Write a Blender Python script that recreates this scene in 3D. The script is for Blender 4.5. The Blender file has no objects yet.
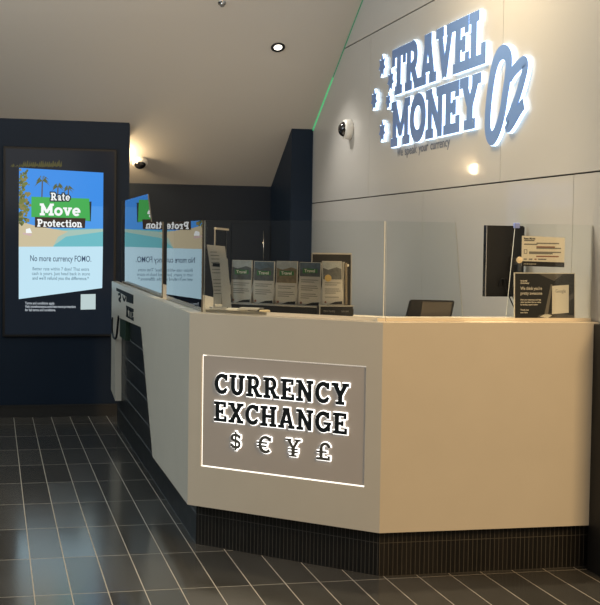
import bpy, bmesh, math, random
from mathutils import Vector, Matrix
random.seed(4)
SC = bpy.context.scene
COL = SC.collection
PI = math.pi
D = math.radians

# ------------------------------------------------------------------ helpers
def mat(name, col, rough=.5, metal=0., emit=None, es=0., coat=0., coat_r=.1, bump=0., bscale=40., var=0., vscale=6., spec=.5, alpha=1.):
    m = bpy.data.materials.new(name); m.use_nodes = True
    nt = m.node_tree; n = nt.nodes; b = n['Principled BSDF']
    b.inputs['Base Color'].default_value = (*col, 1)
    b.inputs['Roughness'].default_value = rough
    b.inputs['Metallic'].default_value = metal
    b.inputs['Coat Weight'].default_value = coat
    b.inputs['Coat Roughness'].default_value = coat_r
    b.inputs['Specular IOR Level'].default_value = spec
    if emit:
        b.inputs['Emission Color'].default_value = (*emit, 1)
        b.inputs['Emission Strength'].default_value = es
    tc = n.new('ShaderNodeTexCoord')
    if var:
        no = n.new('ShaderNodeTexNoise'); no.inputs['Scale'].default_value = vscale; no.inputs['Detail'].default_value = 5
        nt.links.new(tc.outputs['Object'], no.inputs['Vector'])
        mx = n.new('ShaderNodeMix'); mx.data_type = 'RGBA'
        mx.inputs[6].default_value = (*[c*(1-var) for c in col], 1)
        mx.inputs[7].default_value = (*[min(1, c*(1+var)) for c in col], 1)
        nt.links.new(no.outputs['Fac'], mx.inputs[0]); nt.links.new(mx.outputs[2], b.inputs['Base Color'])
    if bump:
        no = n.new('ShaderNodeTexNoise'); no.inputs['Scale'].default_value = bscale
        nt.links.new(tc.outputs['Object'], no.inputs['Vector'])
        bp = n.new('ShaderNodeBump'); bp.inputs['Strength'].default_value = bump; bp.inputs['Distance'].default_value = .01
        nt.links.new(no.outputs['Fac'], bp.inputs['Height']); nt.links.new(bp.outputs['Normal'], b.inputs['Normal'])
    return m

def emi(name, col, s):
    return mat(name, (col[0]*.5, col[1]*.5, col[2]*.5), .5, emit=col, es=s)

def brick_mat(name, c1, c2, mortar, w, h, msize, rough, bump, axes='XY', offset=0., shift=(0, 0), spec=.5, var=.25, rot=0., squash=1.):
    """rectangular tile / mosaic pattern on world-scale object coordinates"""
    m = bpy.data.materials.new(name); m.use_nodes = True
    nt = m.node_tree; n = nt.nodes; L = nt.links; b = n['Principled BSDF']
    tc = n.new('ShaderNodeTexCoord')
    sp = n.new('ShaderNodeSeparateXYZ'); L.new(tc.outputs['Object'], sp.inputs[0])
    cb = n.new('ShaderNodeCombineXYZ')
    if axes == 'D':      # along the 45 degree face
        s = n.new('ShaderNodeMath'); s.operation = 'SUBTRACT'; L.new(sp.outputs[0], s.inputs[0]); L.new(sp.outputs[1], s.inputs[1])
        t = n.new('ShaderNodeMath'); t.operation = 'MULTIPLY'; L.new(s.outputs[0], t.inputs[0]); t.inputs[1].default_value = .7071
        L.new(t.outputs[0], cb.inputs[0]); L.new(sp.outputs[2], cb.inputs[1])
    else:
        L.new(sp.outputs['XYZ'.index(axes[0])], cb.inputs[0]); L.new(sp.outputs['XYZ'.index(axes[1])], cb.inputs[1])
    mp = n.new('ShaderNodeMapping'); mp.inputs['Location'].default_value = (shift[0], shift[1], 0)
    L.new(cb.outputs[0], mp.inputs[0])
    br = n.new('ShaderNodeTexBrick'); br.offset = offset; br.squash = 1
    br.inputs['Scale'].default_value = 1; br.inputs['Brick Width'].default_value = w; br.inputs['Row Height'].default_value = h
    br.inputs['Mortar Size'].default_value = msize; br.inputs['Mortar Smooth'].default_value = .1
    br.inputs['Color1'].default_value = (*c1, 1); br.inputs['Color2'].default_value = (*c2, 1); br.inputs['Mortar'].default_value = (*mortar, 1)
    L.new(mp.outputs[0], br.inputs['Vector'])
    no = n.new('ShaderNodeTexNoise'); no.inputs['Scale'].default_value = 7; no.inputs['Detail'].default_value = 8; no.inputs['Roughness'].default_value = .65
    L.new(tc.outputs['Object'], no.inputs['Vector'])
    mr = n.new('ShaderNodeMapRange'); mr.inputs['To Min'].default_value = 1-var; mr.inputs['To Max'].default_value = 1+var
    L.new(no.outputs['Fac'], mr.inputs['Value'])
    mx = n.new('ShaderNodeMix'); mx.data_type = 'RGBA'; mx.blend_type = 'MULTIPLY'; mx.inputs[0].default_value = 1
    L.new(br.outputs['Color'], mx.inputs[6]); L.new(mr.outputs['Result'], mx.inputs[7]); L.new(mx.outputs[2], b.inputs['Base Color'])
    rr = n.new('ShaderNodeMapRange'); rr.inputs['To Min'].default_value = rough*.8; rr.inputs['To Max'].default_value = rough*1.25
    L.new(no.outputs['Fac'], rr.inputs['Value'])
    r2 = n.new('ShaderNodeMix'); L.new(br.outputs['Fac'], r2.inputs[0]); L.new(rr.outputs['Result'], r2.inputs[2]); r2.inputs[3].default_value = .8
    L.new(r2.outputs[0], b.inputs['Roughness'])
    if axes == 'XY':
        b2 = n.new('ShaderNodeTexBrick'); b2.offset = offset
        for k_ in ('Scale', 'Brick Width', 'Row Height', 'Mortar Size'): b2.inputs[k_].default_value = br.inputs[k_].default_value
        b2.inputs['Color1'].default_value = (0, 0, 0, 1); b2.inputs['Color2'].default_value = (1, 1, 1, 1); L.new(mp.outputs[0], b2.inputs['Vector'])
        ma = n.new('ShaderNodeMath'); ma.operation = 'MULTIPLY_ADD'; L.new(b2.outputs['Color'], ma.inputs[0]); ma.inputs[1].default_value = .10
        L.new(rr.outputs['Result'], ma.inputs[2]); L.new(ma.outputs[0], r2.inputs[2])
    b.inputs['Specular IOR Level'].default_value = spec
    bp = n.new('ShaderNodeBump'); bp.inputs['Strength'].default_value = bump; bp.inputs['Distance'].default_value = .0015; bp.invert = True
    L.new(br.outputs['Fac'], bp.inputs['Height']); L.new(bp.outputs['Normal'], b.inputs['Normal'])
    return m

def glass_mat(name, tint=(.97, .985, .98), ior=1.5):
    m = bpy.data.materials.new(name); m.use_nodes = True
    nt = m.node_tree; n = nt.nodes; L = nt.links
    n.remove(n['Principled BSDF'])
    tr = n.new('ShaderNodeBsdfTransparent'); tr.inputs[0].default_value = (*tint, 1)
    gl = n.new('ShaderNodeBsdfGlossy'); gl.inputs['Roughness'].default_value = .0; gl.inputs['Color'].default_value = (1, 1, 1, 1)
    fr = n.new('ShaderNodeFresnel'); fr.inputs['IOR'].default_value = ior
    # the same reflectance on both faces of the pane
    ge = n.new('ShaderNodeNewGeometry')
    ie = n.new('ShaderNodeMix'); ie.inputs[2].default_value = ior; ie.inputs[3].default_value = 1/ior
    L.new(ge.outputs['Backfacing'], ie.inputs[0])
    mo = n.new('ShaderNodeMath'); mo.operation = 'MULTIPLY'; mo.inputs[1].default_value = 1
    fr2 = n.new('ShaderNodeFresnel'); fr2.inputs['IOR'].default_value = ior
    L.new(fr2.outputs[0], mo.inputs[0])
    mx = n.new('ShaderNodeMixShader'); L.new(mo.outputs[0], mx.inputs[0]); L.new(tr.outputs[0], mx.inputs[1]); L.new(gl.outputs[0], mx.inputs[2])
    L.new(mx.outputs[0], n['Material Output'].inputs['Surface'])
    return m

def link(name, me, parent=None):
    o = bpy.data.objects.new(name, me); COL.objects.link(o)
    if parent: o.parent = parent
    return o
def obj(name, bm, mats, parent=None, smooth=False):
    me = bpy.data.meshes.new(name); bm.normal_update(); bm.to_mesh(me); bm.free()
    for m in (mats if isinstance(mats, (list, tuple)) else [mats]): me.materials.append(m)
    if smooth:
        for p in me.polygons: p.use_smooth = True
    o = link(name, me, parent)
    if parent: # parts are modelled in world coordinates
        pm = world_of(parent); o.matrix_parent_inverse = pm.inverted()
    return o
def world_of(o):
    return world_of(o.parent) @ o.matrix_parent_inverse @ o.matrix_basis if o.parent else o.matrix_basis.copy()
def tag(o, label=None, cat=None, group=None, kind=None):
    if label: o['label'] = label
    if cat: o['category'] = cat
    if group: o['group'] = group
    if kind: o['kind'] = kind
    return o
def thing(name, label, cat, loc=(0, 0, 0), group=None):
    o = bpy.data.objects.new(name, None); o.empty_display_size = .1; COL.objects.link(o); o.location = loc
    return tag(o, label, cat, group)
def struct(name, bm, m):
    return tag(obj(name, bm, m), kind='structure')

def box(bm, x0, x1, y0, y1, z0, z1, mi=0, bev=0):
    vs = [bm.verts.new(p) for p in [(x0,y0,z0),(x1,y0,z0),(x1,y1,z0),(x0,y1,z0),(x0,y0,z1),(x1,y0,z1),(x1,y1,z1),(x0,y1,z1)]]
    fs = []
    for f in [(0,3,2,1),(4,5,6,7),(0,1,5,4),(1,2,6,5),(2,3,7,6),(3,0,4,7)]:
        q = bm.faces.new([vs[i] for i in f]); q.material_index = mi; fs.append(q)
    if bev:
        es = list({e for f in fs for e in f.edges})
        r = bmesh.ops.bevel(bm, geom=es, offset=bev, segments=2, affect='EDGES', profile=.5)
        for f in r['faces']: f.material_index = mi
    return bm
def nbox(*a, **k): return box(bmesh.new(), *a, **k)

class Fr:
    """a local frame: origin O, right U, up V, outward N"""
    def __init__(s, O, U, V=(0, 0, 1)):
        s.O = Vector(O); s.U = Vector(U).normalized(); s.V = Vector(V).normalized(); s.N = s.U.cross(s.V)
    def p(s, a, b, c=0): return s.O + s.U*a + s.V*b + s.N*c
def prism(bm, fr, poly, n0, n1, mi=0, side=None, top=None):
    """extrude a polygon given in the frame's plane from depth n0 to n1"""
    ar = sum(poly[i][0]*poly[(i+1) % len(poly)][1]-poly[(i+1) % len(poly)][0]*poly[i][1] for i in range(len(poly)))
    if ar < 0: poly = poly[::-1]
    a = [bm.verts.new(fr.p(u, v, n0)) for u, v in poly]; b = [bm.verts.new(fr.p(u, v, n1)) for u, v in poly]
    f = bm.faces.new(a[::-1]); f.material_index = mi
    f = bm.faces.new(b); f.material_index = mi if top is None else top
    k = len(poly)
    for i in range(k):
        f = bm.faces.new([a[i], a[(i+1) % k], b[(i+1) % k], b[i]]); f.material_index = mi if side is None else side
    return bm
def disc(bm, fr, cu, cv, r, n0, n1, seg=32, mi=0, ry=None):
    ry = ry or r
    return prism(bm, fr, [(cu+r*math.cos(2*PI*i/seg), cv+ry*math.sin(2*PI*i/seg)) for i in range(seg)], n0, n1, mi)
def ring(bm, fr, cu, cv, prof, seg=40, mi=0):
    """lathe: prof is a list of (radius, depth) along the frame's normal"""
    rows = []
    for r, n in prof:
        rows.append([bm.verts.new(fr.p(cu+r*math.cos(2*PI*i/seg), cv+r*math.sin(2*PI*i/seg), n)) for i in range(seg)])
    for a, b in zip(rows, rows[1:]):
        for i in range(seg):
            f = bm.faces.new([a[i], a[(i+1) % seg], b[(i+1) % seg], b[i]]); f.material_index = mi; f.smooth = True
    return bm
def tube(bm, pts, r, seg=8, mi=0):
    pts = [Vector(p) for p in pts]; rows = []
    for i, p in enumerate(pts):
        t = (pts[min(i+1, len(pts)-1)]-pts[max(i-1, 0)]).normalized()
        a = t.cross(Vector((.3, .2, .93))).normalized(); b = t.cross(a)
        rows.append([bm.verts.new(p+a*r*math.cos(2*PI*k/seg)+b*r*math.sin(2*PI*k/seg)) for k in range(seg)])
    for a, b in zip(rows, rows[1:]):
        for k in range(seg):
            f = bm.faces.new([a[k], a[(k+1) % seg], b[(k+1) % seg], b[k]]); f.smooth = True; f.material_index = mi
    bm.faces.new(rows[0][::-1]); bm.faces.new(rows[-1])
    return bm
def quadbar(x0, y0, x1, y1, w, g=0):
    d = Vector((x1-x0, y1-y0)); d.normalize(); nx, ny = -d.y*(w/2+g), d.x*(w/2+g); x0 -= d.x*g; y0 -= d.y*g; x1 += d.x*g; y1 += d.y*g
    return [(x0+nx, y0+ny), (x0-nx, y0-ny), (x1-nx, y1-ny), (x1+nx, y1+ny)]
def ribbon(pts, w, closed=False):
    """outline quads of a stroke along pts"""
    P = [Vector(p) for p in pts]; k = len(P); Lf, Rt = [], []
    for i in range(k):
        a = P[(i-1) % k] if closed or i else P[i]; b = P[(i+1) % k] if closed or i < k-1 else P[i]
        t = (b-a).normalized(); n = Vector((-t.y, t.x))*w/2
        Lf.append(P[i]+n); Rt.append(P[i]-n)
    return Lf, Rt
def ribbon_prism(bm, fr, pts, w, n0, n1, closed=False, mi=0):
    Lf, Rt = ribbon(pts, w, closed); k = len(pts)
    v = [[bm.verts.new(fr.p(q.x, q.y, n)) for q in S] for S in (Lf, Rt) for n in (n0, n1)]
    l0, l1, r0, r1 = v
    for i in range(k if closed else k-1):
        j = (i+1) % k
        for q in ([l0[i], l0[j], r0[j], r0[i]], [l1[i], r1[i], r1[j], l1[j]], [l0[i], l1[i], l1[j], l0[j]], [r0[i], r0[j], r1[j], r1[i]]):
            f = bm.faces.new(q); f.material_index = mi
    if not closed:
        for i in (0, k-1): f = bm.faces.new([l0[i], r0[i], r1[i], l1[i]]); f.material_index = mi
def smooth_path(P, n=6, closed=False):
    out = []; k = len(P); P = [Vector(p) for p in P]
    for i in range(k if closed else k-1):
        g = lambda j: P[j % k] if closed else P[max(0, min(k-1, j))]
        a, b, c, d = g(i-1), g(i), g(i+1), g(i+2)
        for s in range(n):
            t = s/n
            out.append(.5*((2*b)+(c-a)*t+(2*a-5*b+4*c-d)*t*t+(3*b-a-3*c+d)*t**3))
    if not closed: out.append(P[-1])
    return out

# ------------------------------------------------------------------ slab-serif lettering (strokes in a unit-height box)
T, S = .20, .155
GL = {
'A': (.88, [('l',.17,.06,.41,.94,T),('l',.71,.06,.47,.94,T),('l',.25,.32,.63,.32,.14),('l',.26,.92,.60,.92,S),('l',0,.078,.33,.078,S),('l',.55,.078,.88,.078,S)]),
'C': (.76, [('a',.42,.5,.31,.405,48,312,T),('l',.66,.66,.66,.97,.13),('l',.69,.18,.6,.30,.13)]),
'E': (.72, [('l',.19,0,.19,1,T),('l',0,.922,.66,.922,S),('l',0,.078,.70,.078,S),('l',.17,.5,.5,.5,.15),('l',.60,.72,.60,1,.13),('l',.64,0,.64,.30,.13),('l',.47,.37,.47,.63,.11)]),
'X': (.84, [('l',.17,.07,.67,.93,T),('l',.67,.07,.17,.93,T*.95),('l',0,.922,.34,.922,S),('l',.50,.922,.84,.922,S),('l',0,.078,.34,.078,S),('l',.50,.078,.84,.078,S)]),
'H': (.86, [('l',.19,0,.19,1,T),('l',.67,0,.67,1,T),('l',.19,.5,.67,.5,.16),('l',0,.922,.38,.922,S),('l',.48,.922,.86,.922,S),('l',0,.078,.38,.078,S),('l',.48,.078,.86,.078,S)]),
'N': (.88, [('l',.19,0,.19,1,T*.85),('l',.70,0,.70,1,T*.85),('l',.17,.94,.70,.08,T),('l',0,.922,.24,.922,S),('l',.54,.922,.88,.922,S),('l',0,.078,.36,.078,S)]),
'G': (.84, [('a',.42,.5,.31,.405,48,318,T),('l',.66,.66,.66,.97,.13),('l',.69,.06,.69,.46,.17),('l',.46,.43,.82,.43,.14)]),
'U': (.84, [('l',.19,.36,.19,1,T),('l',.65,.36,.65,1,T),('a',.42,.38,.23,.29,180,360,T),('l',0,.922,.38,.922,S),('l',.48,.922,.84,.922,S)]),
'R': (.84, [('l',.19,0,.19,1,T),('l',0,.922,.42,.922,S),('a',.40,.695,.20,.228,-90,90,T*.9),('l',.19,.468,.42,.468,S),('l',.42,.47,.66,.05,T),('l',0,.078,.38,.078,S),('l',.56,.078,.86,.078,S)]),
'Y': (.86, [('l',.16,.94,.43,.42,T),('l',.70,.94,.43,.42,T),('l',.43,0,.43,.50,T),('l',0,.922,.34,.922,S),('l',.54,.922,.86,.922,S),('l',.22,.078,.64,.078,S)]),
'T': (.82, [('l',.41,0,.41,1,T),('l',0,.922,.82,.922,S),('l',.07,.66,.07,1,.14),('l',.75,.66,.75,1,.14),('l',.21,.078,.61,.078,S)]),
'V': (.88, [('l',.17,.94,.44,.03,T),('l',.71,.94,.44,.03,T),('l',0,.922,.35,.922,S),('l',.54,.922,.88,.922,S)]),
'L': (.72, [('l',.19,0,.19,1,T),('l',0,.922,.40,.922,S),('l',0,.078,.70,.078,S),('l',.63,0,.63,.36,.14)]),
'M': (1.06, [('l',.19,0,.19,1,T*.85),('l',.87,0,.87,1,T*.85),('l',.19,.94,.53,.25,T*.9),('l',.87,.94,.53,.25,T*.9),('l',0,.922,.26,.922,S),('l',.80,.922,1.06,.922,S),('l',0,.078,.36,.078,S),('l',.70,.078,1.06,.078,S)]),
'O': (.86, [('a',.43,.5,.32,.405,0,360,T)]),
'P': (.78, [('l',.19,0,.19,1,T),('l',0,.922,.42,.922,S),('a',.40,.68,.22,.242,-90,90,T*.9),('l',.19,.438,.42,.438,S),('l',0,.078,.40,.078,S)]),
'K': (.86, [('l',.19,0,.19,1,T),('l',.25,.42,.66,.94,T*.9),('l',.38,.55,.70,.05,T),('l',0,.922,.38,.922,S),('l',0,.078,.38,.078,S),('l',.52,.922,.84,.922,S),('l',.54,.078,.88,.078,S)]),
'$': (.70, [('a',.35,.705,.215,.195,20,270,.15),('a',.35,.295,.215,.215,90,-160,.15),('l',.35,-.12,.35,1.12,.09),('l',.57,.68,.57,.90,.1),('l',.13,.12,.13,.33,.1)]),
'€': (.78, [('a',.46,.5,.30,.42,45,315,.16),('l',0,.59,.56,.59,.11),('l',0,.40,.52,.40,.11),('l',.70,.70,.70,.94,.1)]),
'¥': (.78, [('l',.15,.94,.39,.46,.16),('l',.63,.94,.39,.46,.16),('l',.39,0,.39,.50,.17),('l',0,.94,.30,.94,.12),('l',.48,.94,.78,.94,.12),('l',.14,.42,.64,.42,.09),('l',.14,.25,.64,.25,.09),('l',.2,.05,.58,.05,.11)]),
'£': (.74, [('l',.25,.06,.25,.66,.16),('a',.46,.66,.21,.26,180,10,.16),('l',.02,.075,.70,.075,.15),('l',.65,0,.65,.26,.11),('l',.03,.46,.54,.46,.11)]),
'a': (.60, [('a',.24,.21,.15,.13,0,360,.15),('l',.43,0,.43,.50,.15),('a',.27,.47,.16,.15,-5,165,.15),('l',.38,.06,.60,.06,.12)]),
't': (.46, [('l',.20,.12,.20,.92,.16),('l',0,.63,.42,.63,.12),('a',.31,.16,.11,.09,180,330,.14)]),
'e': (.62, [('a',.31,.34,.23,.27,0,318,.15),('l',.10,.34,.60,.34,.11)]),
'o': (.64, [('a',.32,.34,.24,.27,0,360,.16)]),
'v': (.66, [('l',.13,.66,.33,.04,.16),('l',.53,.66,.33,.04,.16),('l',0,.635,.28,.635,.11),('l',.40,.635,.66,.635,.11)]),
'r': (.52, [('l',.17,0,.17,.66,.16),('a',.36,.42,.18,.19,60,180,.15),('l',0,.635,.2,.635,.11),('l',0,.055,.38,.055,.11),('l',.44,.44,.44,.66,.1)]),
'c': (.56, [('a',.31,.34,.22,.27,50,315,.15)]),
'i': (.36, [('l',.18,0,.18,.66,.16),('l',0,.635,.2,.635,.11),('l',0,.055,.36,.055,.11),('l',.18,.78,.18,.95,.17)]),
'n': (.72, [('l',.17,0,.17,.66,.15),('l',.54,0,.54,.42,.15),('a',.355,.42,.185,.19,0,180,.15),('l',0,.635,.2,.635,.11),('l',0,.055,.34,.055,.11),('l',.38,.055,.72,.055,.11)]),
}
def glyph(bm, ch, fr, u, v, h, n0, n1, sx=1., g=0., mi=0):
    """g grows every stroke outwards (metres)"""
    for q_, s in enumerate(GL[ch][1]):
        n1 += .00012
        if s[0] == 'l':
            _, x0, y0, x1, y1, w = s
            q = quadbar(x0*sx, y0, x1*sx, y1, w*(sx if abs(x1-x0) < 1e-6 else 1), g/h)
            prism(bm, fr, [(u+a*h, v+b*h) for a, b in q], n0, n1, mi)
        else:
            _, cx, cy, rx, ry, a0, a1, w = s
            full = abs(a1-a0) >= 360; k = max(8, int(abs(a1-a0)/15))
            pts = []
            for i in range(k if full else k+1):
                t = D(a0+(a1-a0)*i/k); pts.append((u+(cx+rx*math.cos(t))*sx*h, v+(cy+ry*math.sin(t))*h))
            if a1 < a0: pts = pts[::-1]
            ribbon_prism(bm, fr, pts, w*h*((1+sx)/2)+2*g, n0, n1, full, mi)
def word_w(txt, sp=.06): return sum(GL[c][0] if c != ' ' else .4 for c in txt)+sp*(len(txt)-1)
def word_pos(txt, u0, u1, h, sp=.06):
    sx = (u1-u0)/h/word_w(txt, sp); u = u0; out = []
    for c in txt:
        w = GL[c][0] if c != ' ' else .4
        if c != ' ': out.append((c, u, sx))
        u += (w+sp)*sx*h
    return out
def slab_word(bm, txt, fr, u0, u1, v, h, n0, n1, g=0, mi=0, sp=.06):
    for c, u, sx in word_pos(txt, u0, u1, h, sp): glyph(bm, c, fr, u, v, h, n0, n1, sx, g, mi)

def text(name, body, fr, u, v, size, n, m, parent, align='LEFT', width=None, bold=0., shear=0., ext=.0003):
    """a line of plain sans lettering; width fixes its length"""
    cu = bpy.data.curves.new(name, 'FONT'); cu.body = body; cu.size = size; cu.align_x = align; cu.extrude = ext; cu.offset = bold; cu.shear = shear
    cu.resolution_u = 3
    t = bpy.data.objects.new(name, cu); COL.objects.link(t)
    dg = bpy.context.evaluated_depsgraph_get()
    me = bpy.data.meshes.new_from_object(t.evaluated_get(dg)); bpy.data.objects.remove(t)
    sx = 1
    if width:
        xs = [q.co.x for q in me.vertices]; sx = width/(max(xs)-min(xs))
    me.transform(Matrix.Diagonal((sx, 1, 1, 1)))
    R = Matrix((fr.U, fr.V, fr.N)).transposed().to_4x4(); R.translation = fr.p(u, v, n)
    me.transform(R); me.materials.clear(); me.materials.append(m)
    o = link(name, me, parent)
    if parent: o.matrix_parent_inverse = world_of(parent).inverted()
    return o

# ------------------------------------------------------------------ materials
M = {}
M['floor'] = brick_mat('dark_floor_tiles', (.050, .050, .047), (.080, .078, .072), (.42, .40, .35), .15, .622, .0022, .10, .25, 'XY', 0., (.132, .31), spec=.95, var=.3)
M['white_wall'] = mat('gloss_white_wall_panel', (.47, .465, .455), .35, coat=.40, coat_r=.05, var=.02, vscale=2)
M['joint'] = mat('panel_joint', (.03, .03, .03), .6)
M['ceil'] = mat('painted_soffit', (.56, .53, .49), .75, var=.02, vscale=1.5, bump=.04, bscale=120)
M['navy'] = mat('navy_panel', (.010, .019, .036), .5, var=.12, vscale=3, spec=.12)
M['navy2'] = mat('navy_recess', (.010, .017, .030), .5, var=.1, vscale=3, spec=.2)
M['cream_end'] = mat('cream_wall_end', (.75, .62, .42), .6)
M['black'] = mat('black_plastic', (.010, .011, .013), .45, bump=.02, spec=.25)
M['blackm'] = mat('matt_black', (.010, .010, .010), .6)
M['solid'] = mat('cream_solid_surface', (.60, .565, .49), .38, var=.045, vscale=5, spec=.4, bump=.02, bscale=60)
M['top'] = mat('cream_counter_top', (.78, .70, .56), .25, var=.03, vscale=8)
M['kick_f'] = brick_mat('black_finger_tiles', (.006, .006, .0055), (.010, .009, .008), (.075, .07, .06), .0206, .147, .0013, .3, .5, 'XZ', 0, (.0, .0), spec=.4)
M['kick_d'] = brick_mat('black_finger_tiles_corner', (.006, .006, .0055), (.010, .009, .008), (.075, .07, .06), .0206, .147, .0013, .3, .5, 'D', 0, (.0, .0), spec=.4)
M['clad'] = brick_mat('dark_cladding_tiles', (.016, .019, .022), (.022, .025, .028), (.15, .16, .17), 5.0, .148, .0035, .35, .3, 'YZ', 0, (0, 0), spec=.35)
M['glass'] = glass_mat('clear_glass')
M['edge'] = mat('polished_glass_edge', (.78, .80, .74), .15, spec=.8)
M['dedge'] = mat('dark_glass_edge', (.10, .10, .09), .2)
M['acrylic'] = glass_mat('clear_acrylic', (.93, .94, .93))
M['acedge'] = mat('acrylic_edge', (.36, .35, .33), .3)
M['halo'] = emi('lit_white_acrylic', (.64, .82, 1.), 2.6)
M['halo_s'] = emi('lit_white_acrylic_small', (1., .98, .93), 2.4)
M['led'] = emi('led_strip', (1., .95, .83), 1.7)
M['blue_face'] = mat('blue_letter_face', (.135, .25, .55), .35, spec=.4)
M['ink'] = mat('near_black_letter_face', (.012, .017, .022), .7, spec=.15)
M['tagline'] = mat('slate_print', (.13, .15, .20), .5)
M['green_glint'] = emi('green_reflection_line', (.10, .75, .30), .55)  # glow imitates a green reflection, no lamp there
M['chrome'] = mat('brushed_metal', (.55, .55, .55), .25, metal=1)
M['white_pl'] = mat('white_plastic', (.75, .74, .71), .4)
M['dome'] = mat('smoked_dome', (.01, .01, .012), .05, spec=.8)
M['lamp'] = emi('lamp_disc', (1., .93, .82), 3)
M['paper'] = mat('paper', (.43, .41, .37), .6)
M['paperw'] = mat('white_paper', (.66, .63, .56), .6)
M['greyink'] = mat('grey_print', (.16, .16, .155), .6)
M['dark_card'] = mat('black_card', (.014, .014, .014), .5, spec=.2)
M['leafgreen'] = mat('green_print', (.03, .13, .035), .5)
M['photo_dark'] = mat('dark_photo_print', (.07, .075, .075), .5, var=.7, vscale=60)
M['photo_blue'] = mat('blue_photo_print', (.07, .10, .13), .5, var=.6, vscale=50)
M['photo_ochre'] = mat('ochre_photo_print', (.16, .12, .065), .5, var=.6, vscale=55)
M['photo_sky'] = mat('pale_sky_print', (.30, .32, .32), .5, var=.3, vscale=40)
M['yellow'] = mat('ochre_disc', (.50, .34, .10), .5)
M['whiteink'] = mat('white_print', (.62, .58, .50), .5)
M['redink'] = mat('brown_red_print', (.22, .09, .06), .5)
M['cream'] = mat('cream_plastic', (.85, .72, .48), .4)
M['blueclip'] = mat('blue_clip', (.25, .33, .75), .3)
M['peach'] = mat('peach_plastic', (.80, .48, .33), .4)
M['bronze'] = mat('warm_counter_reveal', (.55, .36, .22), .4)
scr = 1.0
def E(name, c, s=1.): M[name] = mat(name, (.01, .01, .01), .12, emit=c, es=s*scr, spec=.15)
E('s_sky', (.045, .27, .80)); E('s_sky2', (.075, .32, .82)); E('s_sand', (.60, .52, .34)); E('s_sea', (.16, .50, .56)); E('s_surf', (.38, .55, .48))
E('s_palm', (.10, .12, .04)); E('s_palm2', (.25, .22, .08)); E('s_trunk', (.10, .09, .06)); E('s_green', (.06, .42, .09)); E('s_dark', (.02, .035, .04)); E('s_brown', (.045, .03, .022))
E('s_white', (.92, .95, .95)); E('s_card', (.54, .78, .90)); E('s_text', (.06, .10, .17)); E('s_text2', (.16, .27, .35)); E('s_foot', (.45, .50, .55)); E('s_back', (.006, .010, .017))
E('s_palm3', (.17, .20, .05)); E('s_olive', (.07, .065, .02)); E('s_qr', (.50, .62, .62)); E('s_pink', (.62, .45, .45))

# ------------------------------------------------------------------ setting
TAN = math.tan(D(29.6))
XW, YS, YB, ZS = 2.65, 10.7, 11.51, 2.425
cz = lambda y: ZS+(YS-y)*TAN
struct('floor', nbox(-4.5, 4.2, -2.5, 12.4, -.08, 0), M['floor'])
bm = bmesh.new(); f = Fr((-4.5, 0, 0), (0, 1, 0))     # soffit slab under the stair, rising toward the viewer
prism(bm, f, [(1.5, cz(1.5)), (12.4, cz(12.4)), (12.4, cz(12.4)+.25), (1.5, cz(1.5)+.25)], 0, 7.3)
struct('ceiling', bm, M['ceil'])
# right wall of joined gloss panels; joints are real gaps with a dark backing
gap = .004
bm = bmesh.new(); fw = Fr((XW, 0, 0), (0, -1, 0))       # u = -y, normal = -x
Y0 = 5.0
def wpan(y1, y0, z0, z1, z1b=None):
    z1b = z1 if z1b is None else z1b
    prism(bm, fw, [(-y1, z0), (-y0, z0), (-y0, z1b), (-y1, z1)], -.018, 0)
JZ1, JZ2, JY1, JY2, JY3 = 1.795, 2.968, 9.0, 6.505, 7.777
for a, b in ((YS, JY3+gap/2), (JY3-gap/2, 5.6), (5.6-gap, Y0)): wpan(a, b, 0, JZ1-gap)
yc = YS-(JZ2-ZS)/TAN
prism(bm, fw, [(-YS, JZ1+gap), (-JY1-gap/2, JZ1+gap), (-JY1-gap/2, JZ2-gap), (-yc, JZ2-gap), (-YS, ZS)], -.018, 0)
wpan(JY1-gap/2, JY2+gap/2, JZ1+gap, JZ2-gap); wpan(JY2-gap/2, Y0, JZ1+gap, JZ2-gap)
prism(bm, fw, [(-yc, JZ2+gap), (-Y0, JZ2+gap), (-Y0, cz(Y0)), (-yc-.01, JZ2+.02)], -.018, 0)
struct('wall_right', bm, M['white_wall'])
bm = bmesh.new()
prism(bm, fw, [(-YS, 0), (-Y0, 0), (-Y0, cz(Y0)), (-YS, ZS)], -.12, -.020)
struct('wall_right_backing', bm, M['joint']).name = 'trim_1'
# partition carrying the screen, its lit end, the recess behind and the column
bm = nbox(-4.5, 1.088, YS, YS+.2, 0, ZS-.0)
struct('wall_left', bm, M['navy'])
bm = nbox(1.088, 1.093, YS, YS+.2, 0, ZS-.01); struct('trim_2', bm, M['navy'])
bm = nbox(-4.5, 3.0, YB, YB+.15, 0, 2.3); struct('wall_back', bm, M['navy2'])
bm = bmesh.new(); prism(bm, Fr((0, 0, 0), (0, 1, 0)), [(YS, 0), (YB, 0), (YB, cz(YB)+.02), (YS, ZS+.001)], 2.462, 2.66)
struct('wall_column', bm, M['navy']).name = 'wall_corner'
bm = nbox(-4.5, 1.088, YS-.02, YS, 0, .10); box(bm, -4.5, 1.088, YS-.024, YS, .085, .095); struct('baseboard_left', bm, M['blackm'])
# green reflection painted in as a glowing line where soffit meets wall
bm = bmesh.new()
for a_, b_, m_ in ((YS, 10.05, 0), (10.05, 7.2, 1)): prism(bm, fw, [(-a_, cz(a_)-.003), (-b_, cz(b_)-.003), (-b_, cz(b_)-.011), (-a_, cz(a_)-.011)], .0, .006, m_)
M['green_glint_dim'] = emi('green_reflection_line_dim', (.10, .45, .25), .20)
tag(obj('reflection_line', bm, [M['green_glint'], M['green_glint_dim']]), 'thin glowing line painted as a green reflection where ceiling meets white wall', 'reflection')
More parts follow.
